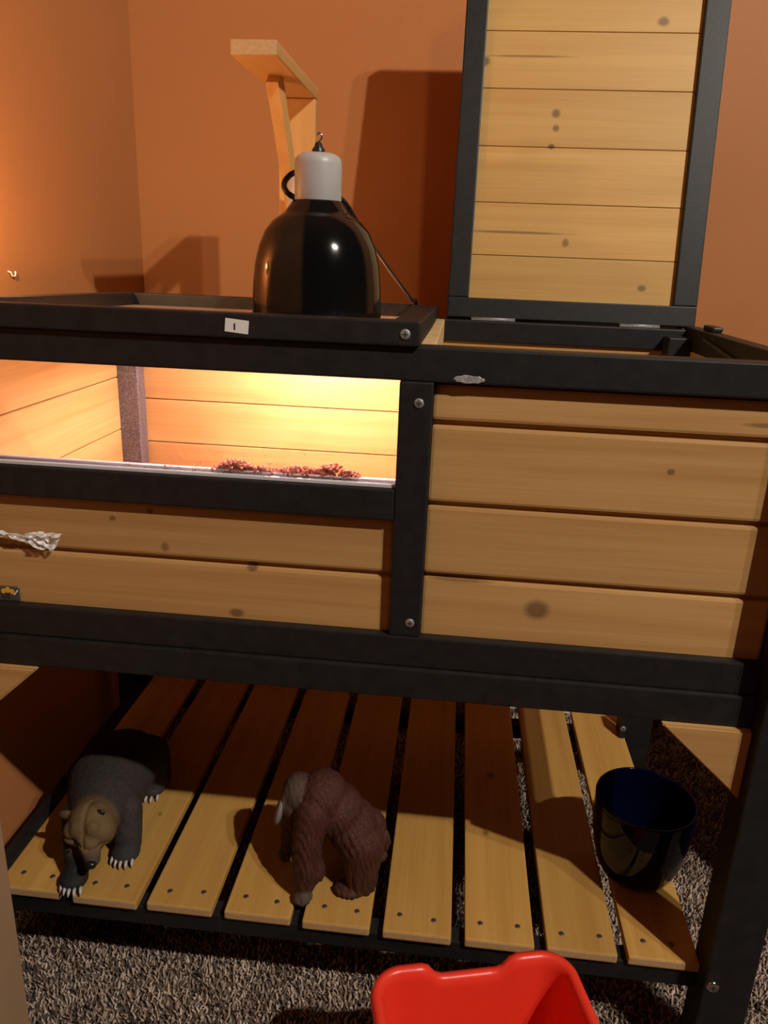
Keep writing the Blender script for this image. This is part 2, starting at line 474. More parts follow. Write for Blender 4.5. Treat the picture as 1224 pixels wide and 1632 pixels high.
# scuffed oval on the top rail
bm = lathe([(0, .0006), (0.0118, .0006), (0.0132, 0)], 20)
bm.transform(Matrix.Diagonal((1.15, 0.30, 1, 1)))
for v in bm.verts: v.co.x *= 1 + 0.09 * math.sin(v.co.y * 2600); v.co.y *= 1 + 0.2 * math.sin(v.co.x * 900)
sc = link('scuff_patch', bm_mesh(bm, 'scuff_patch'), M_scuff, house, W(0.0155, 1.0, -0.1435), FY)
sc['label'] = 'bare silvery oval scuff on the black rail'
# brand plate at the lower left: dark plate, yellow paw toes, letters
pl = ubox('brand_plate', -0.80 + .095, -0.643, 1.0122, 1.015, -0.519, -0.4945, M_stick, house, bev=0.001)
pl['label'] = 'small dark plate with yellow paw toes and black letters'
for dx, dz, r in ((-0.0255, 0.0040, .0026), (-0.0185, 0.0062, .0030), (-0.0115, 0.0038, .0026)):
    bm = lathe([(0, .0004), (r, .0004), (r, 0)], 14)
    bm.transform(Matrix.Diagonal((1, 1.25, 1, 1)))
    link('paw_toe', bm_mesh(bm, 'paw_toe'), M_yellow, pl, W(-0.643 + dx, 1.0122, -0.5065 + dz), FY)
def text_mesh(body, size):
    cu = bpy.data.curves.new('lettering', 'FONT'); cu.body = body; cu.size = size; cu.extrude = 0.0002
    o = bpy.data.objects.new('lettering', cu); C.objects.link(o)
    me = bpy.data.meshes.new_from_object(o.evaluated_get(bpy.context.evaluated_depsgraph_get()))
    bpy.data.objects.remove(o, do_unlink=True); bpy.data.curves.remove(cu)
    me.name = 'lettering'
    return me
link('lettering', text_mesh('ut', 0.0125), M_ink, pl, W(-0.643 - .029, 1.0120, -0.5145), FY)
ubox('print_mark', -0.6495, -0.6475, 1.0118, 1.0122, -0.509, -0.4985, M_white, pl, bev=0, mtx=Matrix.Rotation(math.radians(40), 4, 'Y'))

# corner braces under the stand rail (right-angled triangles in the leg corners)
def brace(name, x_leg, sgn, y0=0.986, y1=1.010, ztop=-0.6195, leg=0.128, drop=0.116):
    bm = bmesh.new()
    P = [(x_leg, ztop), (x_leg + sgn * leg, ztop), (x_leg, ztop - drop)]
    c = W(x_leg, y0, ztop)
    va = [bm.verts.new(W(x, y0, z) - c) for x, z in P]
    vb = [bm.verts.new(W(x, y1, z) - c) for x, z in P]
    bm.faces.new(va); bm.faces.new(vb[::-1])
    for i in range(3): bm.faces.new((va[i], vb[i], vb[(i + 1) % 3], va[(i + 1) % 3]))
    bmesh.ops.recalc_face_normals(bm, faces=bm.faces)
    bmesh.ops.bevel(bm, geom=list(bm.edges), offset=0.002, segments=2, affect='EDGES')
    return link(name, bm_mesh(bm, name), M_front, house, c)
brace('corner_brace', XRi, -1)
brace('corner_brace', XL, 1)

# bottom shelf
part('shelf_rail', XL, XRi, 1.002, 1.035, -1.1185, -1.080)
part('shelf_rail', XL, XRi, 1.66, 1.69, -1.1185, -1.080)
for xa, xb in ((XL - .03, XL),):
    part('shelf_side_rail', xa, xb, 1.02, 1.67, -1.1185, -1.060)
part('corner_block', 0.4395, XRi, 1.615, 1.66, -1.062, -1.00)
link('screw', ME_screw, None, house, W(0.446, 1.615, -1.035), FY)
SL0, PITCH, SLW = -0.7415, 0.1357, 0.1145
a, b = W(0, 0.994, -1.0795), W(SLW, 1.72, -1.0625)
cs = (a + b) / 2
bm = bmesh.new(); add_box(bm, a - cs, b - cs, 0.0025, 2)
ME_slat = bm_mesh(bm, 'slat')
ME_slat.materials.append(M_slat); ME_slat.materials.append(M_end)
for p in ME_slat.polygons:
    if abs(p.normal.y) > 0.9: p.material_index = 1
slat_x = []
for i in range(9):
    x0 = SL0 + i * PITCH + (0.0025 if i == 1 else 0) + rng.uniform(-.0015, .0015)
    if i == 8: x0 -= .004
    slat_x.append(x0)
    s = link('slat', ME_slat, None, house, cs + Vector((x0 * S, rng.uniform(-.002, .002), 0)))
    for fx in (0.26, 0.76):
        if i == 8 and fx > .5: fx = .62
        link('screw', ME_sscrew, None, s, W(x0 + SLW * (fx + rng.uniform(-.04, .04)), 1.028 + rng.uniform(-.004, .004), -1.0627), (0, 0, rng.uniform(0, 3)))

# ------------------------------------------------------------------ mesh lid (left, closed): a part of the house
TILT = -0.014 / 0.66                       # the hinge side sits a little lower
def lidz(y): return TILT * (y - 0.99)
def lid_rail(x0, x1, y0, y1, name='mesh_lid_rail', parent=None, z0=-0.1045, z1=-0.0728):
    o = ubox(name, x0, x1, y0, y1, z0, z1, M_paint, parent or house, bev=0.002, seg=2)
    ym = (y0 + y1) / 2
    o.location.z += lidz(ym) * S
    o.rotation_euler = (math.atan(TILT), 0, 0)
    return o
LX0, LX1, LY0, LY1, LRW = -0.727, -0.0502, 0.992, 1.655, 0.0376
mesh_lid = lid_rail(LX0, LX1, LY0, LY0 + LRW, 'mesh_lid')
mesh_lid['label'] = 'closed black lid frame with wire mesh on the left half'
lid_rail(LX0, LX1, LY1 - LRW, LY1, 'lid_rail', mesh_lid)
lid_rail(LX0, LX0 + LRW, LY0 + LRW, LY1 - LRW, 'lid_rail', mesh_lid)
lid_rail(LX1 - LRW, LX1, LY0 + LRW, LY1 - LRW, 'lid_rail', mesh_lid)
# welded wire mesh
bm = bmesh.new()
sp = 0.0127 / S
wr = 0.00055
def wire(p, q):
    p, q = Vector(p), Vector(q)
    d = (q - p).normalized(); u = d.orthogonal().normalized(); v = d.cross(u)
    ra = [bm.verts.new(p + wr * (math.cos(k * 2.0944) * u + math.sin(k * 2.0944) * v)) for k in range(3)]
    rb = [bm.verts.new(q + wr * (math.cos(k * 2.0944) * u + math.sin(k * 2.0944) * v)) for k in range(3)]
    for k in range(3): bm.faces.new((ra[k], ra[(k + 1) % 3], rb[(k + 1) % 3], rb[k]))
zm = -0.0985
x = LX0 + .02
while x < LX1 - .02:
    wire(W(x, LY0 + .02, zm + lidz(LY0)), W(x, LY1 - .02, zm + lidz(LY1))); x += sp
y = LY0 + .02
while y < LY1 - .02:
    wire(W(LX0 + .02, y, zm + .0014 + lidz(y)), W(LX1 - .02, y, zm + .0014 + lidz(y))); y += sp
wm = link('wire_mesh', bm_mesh(bm, 'wire_mesh'), M_wire, mesh_lid)
wm['kind'] = 'stuff'; wm['label'] = 'welded wire mesh'
link('screw', ME_screw, None, mesh_lid, W(-0.0695, LY0, -0.0895), FY)
lb = ubox('paper_label', -0.3035, -0.2725, LY0 - .0009, LY0, -0.0975, -0.0805, M_white, mesh_lid, bev=0, mtx=Matrix.Rotation(math.radians(5), 4, 'Y'))
lb['label'] = 'small white paper label with a short black stroke'
ubox('ink_stroke', -0.2915, -0.2898, LY0 - .0015, LY0 - .0009, -0.0935, -0.0855, M_ink, lb, bev=0)

# ------------------------------------------------------------------ raised lid (right), leaning back on its hinges
TH = math.atan(0.161)
LBY, LBZ = 1.64, -0.1075
lid_o = W(0, LBY, LBZ)
LIDM = Matrix.Rotation(-TH, 3, 'X')        # tips the top backwards
def lidpart(name, x0, x1, s0, s1, d0, d1, mat, parent, bev=0.002):
    """x units, s = height along the lid, d = depth behind its face"""
    a = Vector((x0 * S, d0 * S, s0 * S)); b = Vector((x1 * S, d1 * S, s1 * S))
    c = (a + b) / 2
    bm = bmesh.new(); add_box(bm, a - c, b - c, bev, 2)
    o = link(name, bm_mesh(bm, name), mat, parent, lid_o + LIDM @ c)
    o.rotation_euler = (-TH, 0, 0)
    return o
LH = 0.725
raised = lidpart('raised_lid', -0.0305, 0.4705, 0, 0.0405, 0, 0.036, M_paint, house)
raised['label'] = 'open pine-boarded lid in a black frame standing upright'
lidpart('lid_rail', -0.0305, 0.0125, 0.0405, LH, 0, 0.036, M_paint, raised)
lidpart('lid_rail', 0.4235, 0.4705, 0.0405, LH, 0, 0.036, M_paint, raised)
lidpart('lid_rail', 0.0125, 0.4235, LH - .0405, LH, 0, 0.036, M_paint, raised)
ss = (0.040, 0.128, 0.231, 0.3385, 0.4465, 0.552, 0.640, LH - .040)
for s0, s1 in zip(ss, ss[1:]):
    lidpart('lid_board', 0.0115, 0.4245, s0, s1 - 0.0012, 0.011, 0.025, M_lidwood, raised, bev=0.0008)
for x0, x1 in ((0.02, 0.11), (0.32, 0.40)):
    h = ubox('hinge', x0, x1, 1.632, 1.641, -0.1125, -0.1085, M_steel, raised, bev=0.0008)
    bm = tube([W(x0, 1.638, -0.1085), W(x1, 1.638, -0.1085)], 0.0022, 8)
    link('hinge_pin', bm_mesh(bm, 'hinge_pin', True), M_steel, h)
# lid stay on the inner face of the right side
st = tube([W(0.4505, 1.50, -0.122), W(0.4480, 1.30, -0.140), W(0.4480, 1.16, -0.158)], 0.004, 8)
link('lid_stay', bm_mesh(st, 'lid_stay', True), M_paint, house)
link('screw', ME_screw, None, house, W(0.4524, 1.36, -0.142), (0, -math.pi / 2, 0))
# catch block on the right side rail
ubox('lid_catch', 0.462, 0.482, 1.50, 1.56, -0.1065, -0.096, M_rubber, house, bev=0.003, seg=2)

# soil stuck on the inside of the pane
def crumbs():
    bm = bmesh.new()
    def crumb(x, y, z, r):
        m = Matrix.Translation(W(x, y, z)) @ Matrix.Rotation(random.random() * 6, 4, (random.random(), random.random(), 1)) @ Matrix.Diagonal((r, r * random.uniform(.5, .9), r * random.uniform(.6, 1), 1))
        bmesh.ops.create_icosphere(bm, subdivisions=1, radius=1, matrix=m)
    def hgt(x):
        h = 0.0
        for c, w, a in ((-0.305, .035, .022), (-0.27, .03, .014), (-0.21, .05, .018), (-0.165, .04, .024), (-0.24, .05, .012)):
            h = max(h, a * math.exp(-((x - c) / w) ** 2))
        return h
    for i in range(1500):
        x = random.uniform(-0.345, -0.125)
        h = hgt(x)
        z = -0.299 + random.random() ** 1.3 * h
        crumb(x, 1.021 + random.random() * .012, z, random.uniform(.0010, .0032))
    for i in range(240):
        x = random.gauss(-0.32, 0.06)
        if x < -.5 or x > -.09: continue
        crumb(x, 1.0195, -0.296 + abs(random.gauss(0, .014)), random.uniform(.0004, .0011))
    return bm_mesh(bm, 'soil')
so = link('soil_crumbs', crumbs(), M_soil)
tag(so, 'red-brown soil crumbs piled against the inside of the window', 'soil', kind='stuff')

# ------------------------------------------------------------------ dome lamps
def dome_lamp(cx, cy, zb, label, energy, group='deep dome heat lamps', cord=None, loop=False):
    base = W(cx, cy, zb)
    t = thing('dome_lamp', base, label, 'lamp', group)
    k = S
    prof = [(0.0985, 0), (0.0995, .004), (0.0985, .010), (0.0978, .03), (0.0965, .06), (0.0932, .090), (0.0875, .114), (0.0780, .136), (0.0660, .1505), (0.0545, .1585), (0.0495, .1615), (0.0470, .1650), (0.0385, .1765), (0.0355, .1790)]
    inner = [(r - .004, z - .004 if z > .02 else z) for r, z in prof[2:]][::-1]
    pr = [(r * k, z * k) for r, z in prof] + [(0.0, .179 * k)]
    dome = link('reflector_dome', bm_mesh(lathe(pr[:-1], 64), 'reflector_dome', True), M_dome, t, base)
    pi = [(0.0, .160 * k)] + [(r * k, z * k) for r, z in inner] + [((prof[0][0]) * k, 0)]
    link('reflector_lining', bm_mesh(lathe(pi, 64), 'reflector_lining', True), M_reflect, dome, base)
    cp = [(.0338, .1770), (.0345, .1795), (.0345, .228), (.0335, .235), (.0300, .2395), (.024, .2425), (0, .2435)]
    link('socket_cap', bm_mesh(lathe([(r * k, z * k) for r, z in cp], 48), 'socket_cap', True), M_cap, t, base)
    rl = [(.0090, .242), (.0095, .248), (.0060, .252), (.0052, .256), (.0030, .258), (0, .259)]
    link('strain_relief', bm_mesh(lathe([(r * k, z * k) for r, z in rl], 20), 'strain_relief', True), M_rubber, t, base)
    hook = [base + Vector((0, 0, z)) * k + Vector((x, 0, 0)) * k for x, z in ((0, .254), (.001, .259), (.004, .263), (.0035, .268), (0, .2695), (-.003, .267))]
    link('hook', bm_mesh(tube(smooth_path(hook, 5), 0.0012, 8), 'hook', True), M_chrome, t)
    if loop:
        pts = [W(cx - .02, cy + .03, .122), W(cx - .045, cy + .03, .117), W(cx - .054, cy + .015, .102), W(cx - .046, cy - .0, .088), W(cx - .03, cy + .012, .079), W(cx - .02, cy + .03, .075)]
        link('cord_loop', bm_mesh(tube(smooth_path(pts, 6), 0.0032, 10), 'cord_loop', True), M_rubber, t)
    if cord:
        link('power_cord', bm_mesh(tube(smooth_path(cord, 8), 0.0026, 10), 'power_cord', True), M_rubber, t)
    bp = [(0, .048), (.014, .050), (.026, .062), (.030, .088), (.027, .102), (.020, .115), (.016, .125), (.016, .158)]
    link('bulb', bm_mesh(lathe([(r * k, z * k) for r, z in bp], 32), 'bulb', True), M_bulb, t, base)
    if energy:
        loc = base + Vector((0, 0, 0.034 * k))
        spot_light('heat_light', loc, loc - Vector((0, 0, 1)), energy, HEAT_COL, 0.010, 170, 0.15)
    return t
Z1 = -0.0965
cord1 = [W(-0.200, 1.232, .090), W(-0.186, 1.245, .078), W(-0.172, 1.27, .055), W(-0.150, 1.34, .015), W(-0.128, 1.46, -.028), W(-0.10, 1.58, -.075), W(-0.095, 1.63, -.082), W(-0.095, 1.72, -.16), W(-0.10, 1.80, -.40)]
dome_lamp(-0.2215, 1.20, Z1 + lidz(1.2), 'black dome heat lamp with pale grey cap, nearest on the mesh lid', 8, cord=cord1, loop=True)
dome_lamp(-0.2905, 1.46, Z1 + lidz(1.46), 'black dome lamp mostly hidden behind the front dome lamp', 13)

# warm lamp just beyond the left edge, lying on the mesh lid
def side_lamp():
    c = W(-0.735, 1.10, .06)
    t = thing('clip_lamp', W(-0.71, 1.10, -0.0728 + lidz(1.1)), 'small clip lamp glowing at the far left end of the mesh lid', 'lamp')
    ubox('clamp', -0.722, -0.698, 1.085, 1.115, -0.0745, -0.05, M_rubber, t, bev=.003)
    st = tube([W(-0.71, 1.10, -.05), W(-0.715, 1.11, .01), W(-0.740, 1.116, .060)], 0.004, 8)
    link('stem', bm_mesh(st, 'stem', True), M_rubber, t)
    axis = Vector((-0.45, 0.88, 0.12)).normalized()
    back = W(-0.742, 1.120, .062)
    rot = axis.to_track_quat('Z', 'Y').to_euler()
    link('lamp_shade', bm_mesh(lathe([(0, 0), (.012, 0), (.020, .008), (.026, .022), (.027, .032)], 28), 'lamp_shade', True), M_rubber, t, back, rot)
    bm = bmesh.new(); bmesh.ops.create_uvsphere(bm, u_segments=20, v_segments=12, radius=0.009)
    link('bulb', bm_mesh(bm, 'bulb', True), M_bulb, t, back + axis * .013)
    point_light('clip_lamp_light', back + axis * .042, 3.0, (1.0, 0.62, 0.30), 0.008)
side_lamp()

# ------------------------------------------------------------------ wooden lamp bracket at the back of the house
brk = thing('lamp_bracket', W(-0.345, 1.69, -0.2), 'pine gallows bracket with diagonal strut rising behind the dome lamps', 'bracket')
PX0, PX1 = -0.389, -0.3145
bx_up = ubox('upright', PX0, PX1, 1.668, 1.695, -0.5, 0.296, M_brkv, brk, bev=0.002, seg=2)
bx_arm = ubox('arm', PX0, PX1, 1.338, 1.695, 0.297, 0.319, M_brk, brk, bev=0.002, seg=2)
bx_arm.data.materials.append(M_end)
for p in bx_arm.data.polygons:
    if abs(p.normal.y) > .9: p.material_index = 1
bm = bmesh.new()
p0, p1 = W(-0.352, 1.475, 0.296), W(-0.352, 1.667, 0.06)
d = (p1 - p0); L_ = d.length; d.normalize()
add_box(bm, (-0.0085, -0.0155, 0), (0.0085, 0.0155, L_), 0.0015, 2)
q = d.to_track_quat('Z', 'X')
st = link('strut', bm_mesh(bm, 'strut'), M_brkv, brk, p0)
# local Y of the box lies in the bracket's plane
zax = d; xax = Vector((1, 0, 0)); yax = zax.cross(xax)
st.rotation_euler = Matrix((xax, yax, zax)).transposed().to_euler()

# ------------------------------------------------------------------ figurines (one continuous body each)
def organic(name, blobs, voxel, mat, smooth_it=6, disp=None):
    """blobs: (centre units, radii units) ellipsoids fused by a voxel remesh -> mesh in world metres"""
    bm = bmesh.new()
    for c, r in blobs:
        if not isinstance(r, (tuple, list)): r = (r, r, r)
        m = Matrix.Translation(W(*c)) @ Matrix.Diagonal((r[0] * S, r[1] * S, r[2] * S, 1))
        bmesh.ops.create_icosphere(bm, subdivisions=3, radius=1, matrix=m)
    me = bm_mesh(bm, name)
    o = bpy.data.objects.new(name, me); C.objects.link(o)
    md = o.modifiers.new('r', 'REMESH'); md.mode = 'VOXEL'; md.voxel_size = voxel; md.use_smooth_shade = True
    sm = o.modifiers.new('s', 'SMOOTH'); sm.factor = 0.5; sm.iterations = smooth_it
    out = bpy.data.meshes.new_from_object(o.evaluated_get(bpy.context.evaluated_depsgraph_get()))
    bpy.data.objects.remove(o, do_unlink=True)
    out.name = name
    zf = W(0, 0, -1.0625).z
    if disp:
        nrm = [v.normal.copy() for v in out.vertices]
        for v, nn in zip(out.vertices, nrm):
            v.co += nn * disp(v.co)
    for v in out.vertices:
        if v.co.z < zf: v.co.z = zf
    out.polygons.foreach_set('use_smooth', [True] * len(out.polygons))
    out.materials.clear(); out.materials.append(mat)
    return out
def chain(pts, n=7):
    """[(c, r)] interpolated into overlapping spheres"""
    out = []
    for (c0, r0), (c1, r1) in zip(pts, pts[1:]):
        for k in range(n):
            t = k / n
            out.append((tuple(a + (b - a) * t for a, b in zip(c0, c1)), r0 + (r1 - r0) * t))
    out.append(pts[-1])
    return out

def fur_mat(name, cols, regions, rough=0.75, gs=(70, 70, 9), bump=0.6):
    """base noise colours; regions [(centre units, radius units, colour, softness)] blended by distance"""
    m, nt, b = new_mat(name); N, L = nt.nodes, nt.links
    g = N.new('ShaderNodeNewGeometry')
    mp = N.new('ShaderNodeMapping'); mp.inputs['Scale'].default_value = gs
    L.new(g.outputs['Position'], mp.inputs['Vector'])
    n = N.new('ShaderNodeTexNoise'); n.inputs['Scale'].default_value = 3; n.inputs['Detail'].default_value = 5; n.inputs['Distortion'].default_value = 1.2
    L.new(mp.outputs[0], n.inputs['Vector'])
    r = N.new('ShaderNodeValToRGB'); r.color_ramp.elements[0].position = .35; r.color_ramp.elements[1].position = .65
    r.color_ramp.elements[0].color = (*cols[0], 1); r.color_ramp.elements[1].color = (*cols[1], 1)
    L.new(n.outputs['Fac'], r.inputs[0])
    col = r.outputs[0]
    for c, rad, kc, soft in regions:
        d = N.new('ShaderNodeVectorMath'); d.operation = 'DISTANCE'
        L.new(g.outputs['Position'], d.inputs[0]); d.inputs[1].default_value = W(*c)
        mr = N.new('ShaderNodeMapRange'); mr.interpolation_type = 'SMOOTHSTEP'
        mr.inputs['From Min'].default_value = rad * S * (1 + soft); mr.inputs['From Max'].default_value = rad * S * (1 - soft)
        L.new(d.outputs['Value'], mr.inputs['Value'])
        mx = N.new('ShaderNodeMix'); mx.data_type = 'RGBA'
        L.new(mr.outputs[0], mx.inputs['Factor']); L.new(col, mx.inputs['A']); mx.inputs['B'].default_value = (*kc, 1)
        col = mx.outputs['Result']
    L.new(col, b.inputs['Base Color'])
    b.inputs['Roughness'].default_value = rough
    b.inputs['Specular IOR Level'].default_value = 0.3
    bp = N.new('ShaderNodeBump'); bp.inputs['Strength'].default_value = bump; bp.inputs['Distance'].default_value = 0.002
    L.new(n.outputs['Fac'], bp.inputs['Height']); L.new(bp.outputs[0], b.inputs['Normal'])
    return m

# --- bear
bear = thing('bear_figurine', W(-0.60, 1.15, -1.0625), 'dark grey bear figurine with tan head and white claws, walking head down', 'figurine')
def echain(pts, n=6):
    """[(c, (rx, ry, rz))] interpolated ellipsoids"""
    out = []
    for (c0, r0), (c1, r1) in zip(pts, pts[1:]):
        for k in range(n):
            t = k / n
            out.append((tuple(a + (b - a) * t for a, b in zip(c0, c1)), tuple(a + (b - a) * t for a, b in zip(r0, r1))))
    out.append(pts[-1])
    return out
bear_blobs = echain([((-0.628, 1.275, -0.997), (0.078, 0.075, 0.060)), ((-0.622, 1.20, -0.986), (0.078, 0.072, 0.066)),
              ((-0.605, 1.135, -0.982), (0.066, 0.055, 0.062)), ((-0.594, 1.085, -0.968), (0.046, 0.040, 0.043))])
bear_blobs += chain([((-0.562, 1.125, -0.985), 0.034), ((-0.552, 1.112, -1.02), 0.027), ((-0.549, 1.105, -1.045), 0.024)])
bear_blobs += [((-0.548, 1.092, -1.050), (0.026, 0.027, 0.0165))]
bear_blobs += chain([((-0.630, 1.10, -0.99), 0.036), ((-0.617, 1.055, -1.02), 0.026), ((-0.612, 1.036, -1.045), 0.021)])
bear_blobs += [((-0.610, 1.018, -1.050), (0.024, 0.026, 0.016))]
bear_blobs += chain([((-0.588, 1.30, -1.0), 0.046), ((-0.568, 1.292, -1.04), 0.030)])
bear_blobs += [((-0.567, 1.275, -1.051), (0.024, 0.032, 0.014))]
bear_blobs += chain([((-0.675, 1.30, -1.0), 0.046), ((-0.69, 1.295, -1.04), 0.030)])
bear_blobs += [((-0.692, 1.27, -1.051), (0.026, 0.034, 0.015))]
# head: skull, cheeks, two brow ridges with a furrow between, muzzle
bear_blobs += [((-0.591, 1.060, -0.960), (0.039, 0.040, 0.037)), ((-0.564, 1.050, -0.968), (0.021, 0.026, 0.026)), ((-0.614, 1.044, -0.972), (0.020, 0.024, 0.024)),
               ((-0.5745, 1.033, -0.955), (0.0145, 0.014, 0.020)), ((-0.6025, 1.033, -0.959), (0.0145, 0.014, 0.020))]
bear_blobs += chain([((-0.585, 1.036, -0.972), 0.023), ((-0.575, 1.020, -0.988), 0.0165), ((-0.569, 1.012, -0.997), 0.0135)], 5)
# ears: thin cups
bear_blobs += [((-0.572, 1.058, -0.930), (0.0155, 0.006, 0.0125)), ((-0.634, 1.056, -0.950), (0.0175, 0.006, 0.0095))]
HEADC = (0.135, 0.082, 0.034)
def bear_disp(co):
    x, y, z = co.x / S, co.y / S, co.z / S - FL
    d = 0.0
    if y < 1.07 and abs(x + .588) < .05 and -1.0 < z < -.92:
        xl = -0.5895 + (z + .935) * -0.13
        if z > -.978: d -= 0.0022 * math.exp(-((x - xl) / .0036) ** 2)
        if y < 1.036: d -= 0.0026 * math.exp(-((z + .9755 + .12 * (x + .588)) / .0034) ** 2) * (1 if abs(x - xl) > .006 else .3)
    return d + 0.0004 * noise.noise(co * 260)
M_bear = fur_mat('bear_fur', [(0.028, 0.022, 0.021), (0.044, 0.036, 0.034)],
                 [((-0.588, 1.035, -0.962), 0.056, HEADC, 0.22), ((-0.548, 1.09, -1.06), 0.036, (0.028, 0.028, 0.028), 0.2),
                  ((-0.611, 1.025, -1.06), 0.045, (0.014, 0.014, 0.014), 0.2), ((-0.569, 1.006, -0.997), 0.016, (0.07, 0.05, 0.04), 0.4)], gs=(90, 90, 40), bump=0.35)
link('body', organic('body', bear_blobs, 0.0018, M_bear, 6, bear_disp), None, bear)
bm = bmesh.new(); bmesh.ops.create_icosphere(bm, subdivisions=2, radius=1, matrix=Matrix.Diagonal((0.0075, 0.006, 0.006, 1)))
link('nose', bm_mesh(bm, 'nose', True), M_nose, bear, W(-0.5665, 1.0000, -0.9985))
bm = bmesh.new(); bmesh.ops.create_icosphere(bm, subdivisions=2, radius=0.0015)
ME_eye = bm_mesh(bm, 'eye', True); ME_eye.materials.append(M_nose)
link('eye', ME_eye, None, bear, W(-0.5680, 1.0170, -0.9745)); link('eye', ME_eye, None, bear, W(-0.6010, 1.0165, -0.9785))
bm = tube([(0, 0, 0.002), (0, -0.004, 0.0022), (0, -0.008, 0.0003), (0, -0.0105, -0.003)], [0.0019, 0.0024, 0.0019, 0.0007], 8)
ME_claw = bm_mesh(bm, 'claw', True); ME_claw.materials.append(M_claw)
for (px, py, pz, w, turn, n) in ((-0.547, 1.070, -1.0535, 0.036, 0.1, 5), (-0.607, 0.9965, -1.0535, 0.034, 0.2, 5), (-0.566, 1.247, -1.0570, 0.030, 0.0, 4)):
    for i in range(n):
        f = i / (n - 1) - .5
        link('claw', ME_claw, None, bear, W(px + f * w, py + abs(f) * abs(f) * 0.03 - f * turn * .02, pz), (0, 0, turn + f * 0.3))

bm = bmesh.new(); bmesh.ops.create_icosphere(bm, subdivisions=2, radius=1, matrix=Matrix.Diagonal((0.0082, 0.0030, 0.0050, 1)))
ei = link('inner_ear', bm_mesh(bm, 'inner_ear', True), M_nose, bear, W(-0.5705, 1.0515, -0.9335)); ei['label'] = 'dark hollow of the ear'

# --- orangutan
M_or = fur_mat('orangutan_fur', [(0.045, 0.014, 0.010), (0.085, 0.028, 0.018)],
               [((-0.238, 1.100, -0.890), 0.036, (0.085, 0.055, 0.042), 0.3), ((-0.206, 1.035, -1.062), 0.026, (0.09, 0.062, 0.05), 0.3),
                ((-0.262, 1.135, -1.06), 0.022, (0.09, 0.062, 0.05), 0.3)], rough=0.6, gs=(120, 120, 22), bump=0.9)
orang = thing('orangutan_figurine', W(-0.17, 1.10, -1.0625), 'red-brown long-haired orangutan figurine on all fours', 'figurine')
ob = [((-0.186, 1.108, -0.898), (0.044, 0.050, 0.047)), ((-0.160, 1.110, -0.925), (0.047, 0.050, 0.046)), ((-0.136, 1.114, -0.955), (0.045, 0.052, 0.045)),
      ((-0.122, 1.114, -0.985), (0.040, 0.048, 0.042))]
ob += [((-0.228, 1.105, -0.893), (0.029, 0.034, 0.036)), ((-0.240, 1.096, -0.912), (0.021, 0.024, 0.026))]                       # head
ob += [((-0.250, 1.100, -0.905), (0.008, 0.026, 0.028)), ((-0.256, 1.094, -0.925), (0.012, 0.014, 0.013))]                     # cheek pad, muzzle
ob += chain([((-0.196, 1.078, -0.910), 0.033), ((-0.203, 1.060, -0.950), 0.0265), ((-0.203, 1.053, -1.000), 0.0262), ((-0.205, 1.048, -1.030), 0.0205)])
ob += [((-0.207, 1.038, -1.052), (0.0165, 0.022, 0.013)), ((-0.186, 1.053, -1.008), (0.016, 0.018, 0.026))]
ob += chain([((-0.215, 1.140, -0.92), 0.030), ((-0.246, 1.145, -0.99), 0.023), ((-0.255, 1.140, -1.04), 0.015)])
ob += [((-0.258, 1.132, -1.054), (0.014, 0.018, 0.011))]
ob += chain([((-0.112, 1.088, -0.975), 0.040), ((-0.110, 1.078, -1.015), 0.031), ((-0.110, 1.078, -1.042), 0.029)])
ob += [((-0.128, 1.066, -1.054), (0.030, 0.022, 0.010))]
ob += chain([((-0.110, 1.145, -0.985), 0.036), ((-0.100, 1.160, -1.035), 0.026)])
ob += [((-0.100, 1.150, -1.052), (0.030, 0.022, 0.013)), ((-0.076, 1.128, -0.998), (0.012, 0.014, 0.022))]
def or_disp(co):
    q = co / S
    wv = noise.noise(q * 22) * 1.3
    n1 = math.sin(((q.x * 0.8 + q.y * 0.6) * 640 + q.z * 150) + 7 * wv)
    n2 = noise.noise(Vector((q.x * 170, q.y * 170, q.z * 34)))
    low = min(1.0, max(0.5, (-0.90 - FL * 0 + 1.28 - q.z) * 12 + .35))
    return (0.0006 * n1 + 0.0011 * n2) * low
link('body', organic('body', ob, 0.0018, M_or, 3, or_disp), None, orang)
# grey cheek flange seen from the side
bm = bmesh.new(); bmesh.ops.create_icosphere(bm, subdivisions=3, radius=1, matrix=Matrix.Rotation(0.25, 4, 'Y') @ Matrix.Diagonal((0.006, 0.018, 0.024, 1)))
fl = link('face', bm_mesh(bm, 'face', True), plain('grey_face', (0.22, 0.20, 0.20), 0.6), orang, W(-0.258, 1.092, -0.920)); fl['label'] = 'grey face'

# ------------------------------------------------------------------ mug
mug = thing('mug', W(0.387, 1.19, -1.0625), 'glossy dark blue mug with rounded base on the right end of the shelf', 'mug')
h = 0.1625
out = [(0, 0), (.048, 0), (.056, .003), (.064, .012), (.0715, .028), (.079, .055), (.0845, .09), (.0872, .13), (.0875, h - .003), (.0868, h), (.0850, h + .0006)]
inn = [(.0835, h - .001), (.0830, h - .006), (.0825, .12), (.079, .08), (.071, .045), (.058, .022), (.04, .012), (0, .010)]
link('body', bm_mesh(lathe([(r * S, z * S) for r, z in out + inn], 72), 'body', True), M_mug, mug, W(0.387, 1.19, -1.0625))
ang = math.radians(35)
hp = []
for t in np.linspace(-1.25, 1.25, 15):
    rr = 0.080 + 0.052 * math.cos(t * 1.15)
    zz = 0.088 + 0.045 * math.sin(t)
    hp.append(W(0.387 + rr * math.cos(ang), 1.19 + rr * math.sin(ang), -1.0625 + zz))
link('handle', bm_mesh(tube(hp, 0.0052, 12), 'handle', True), M_mug, mug)

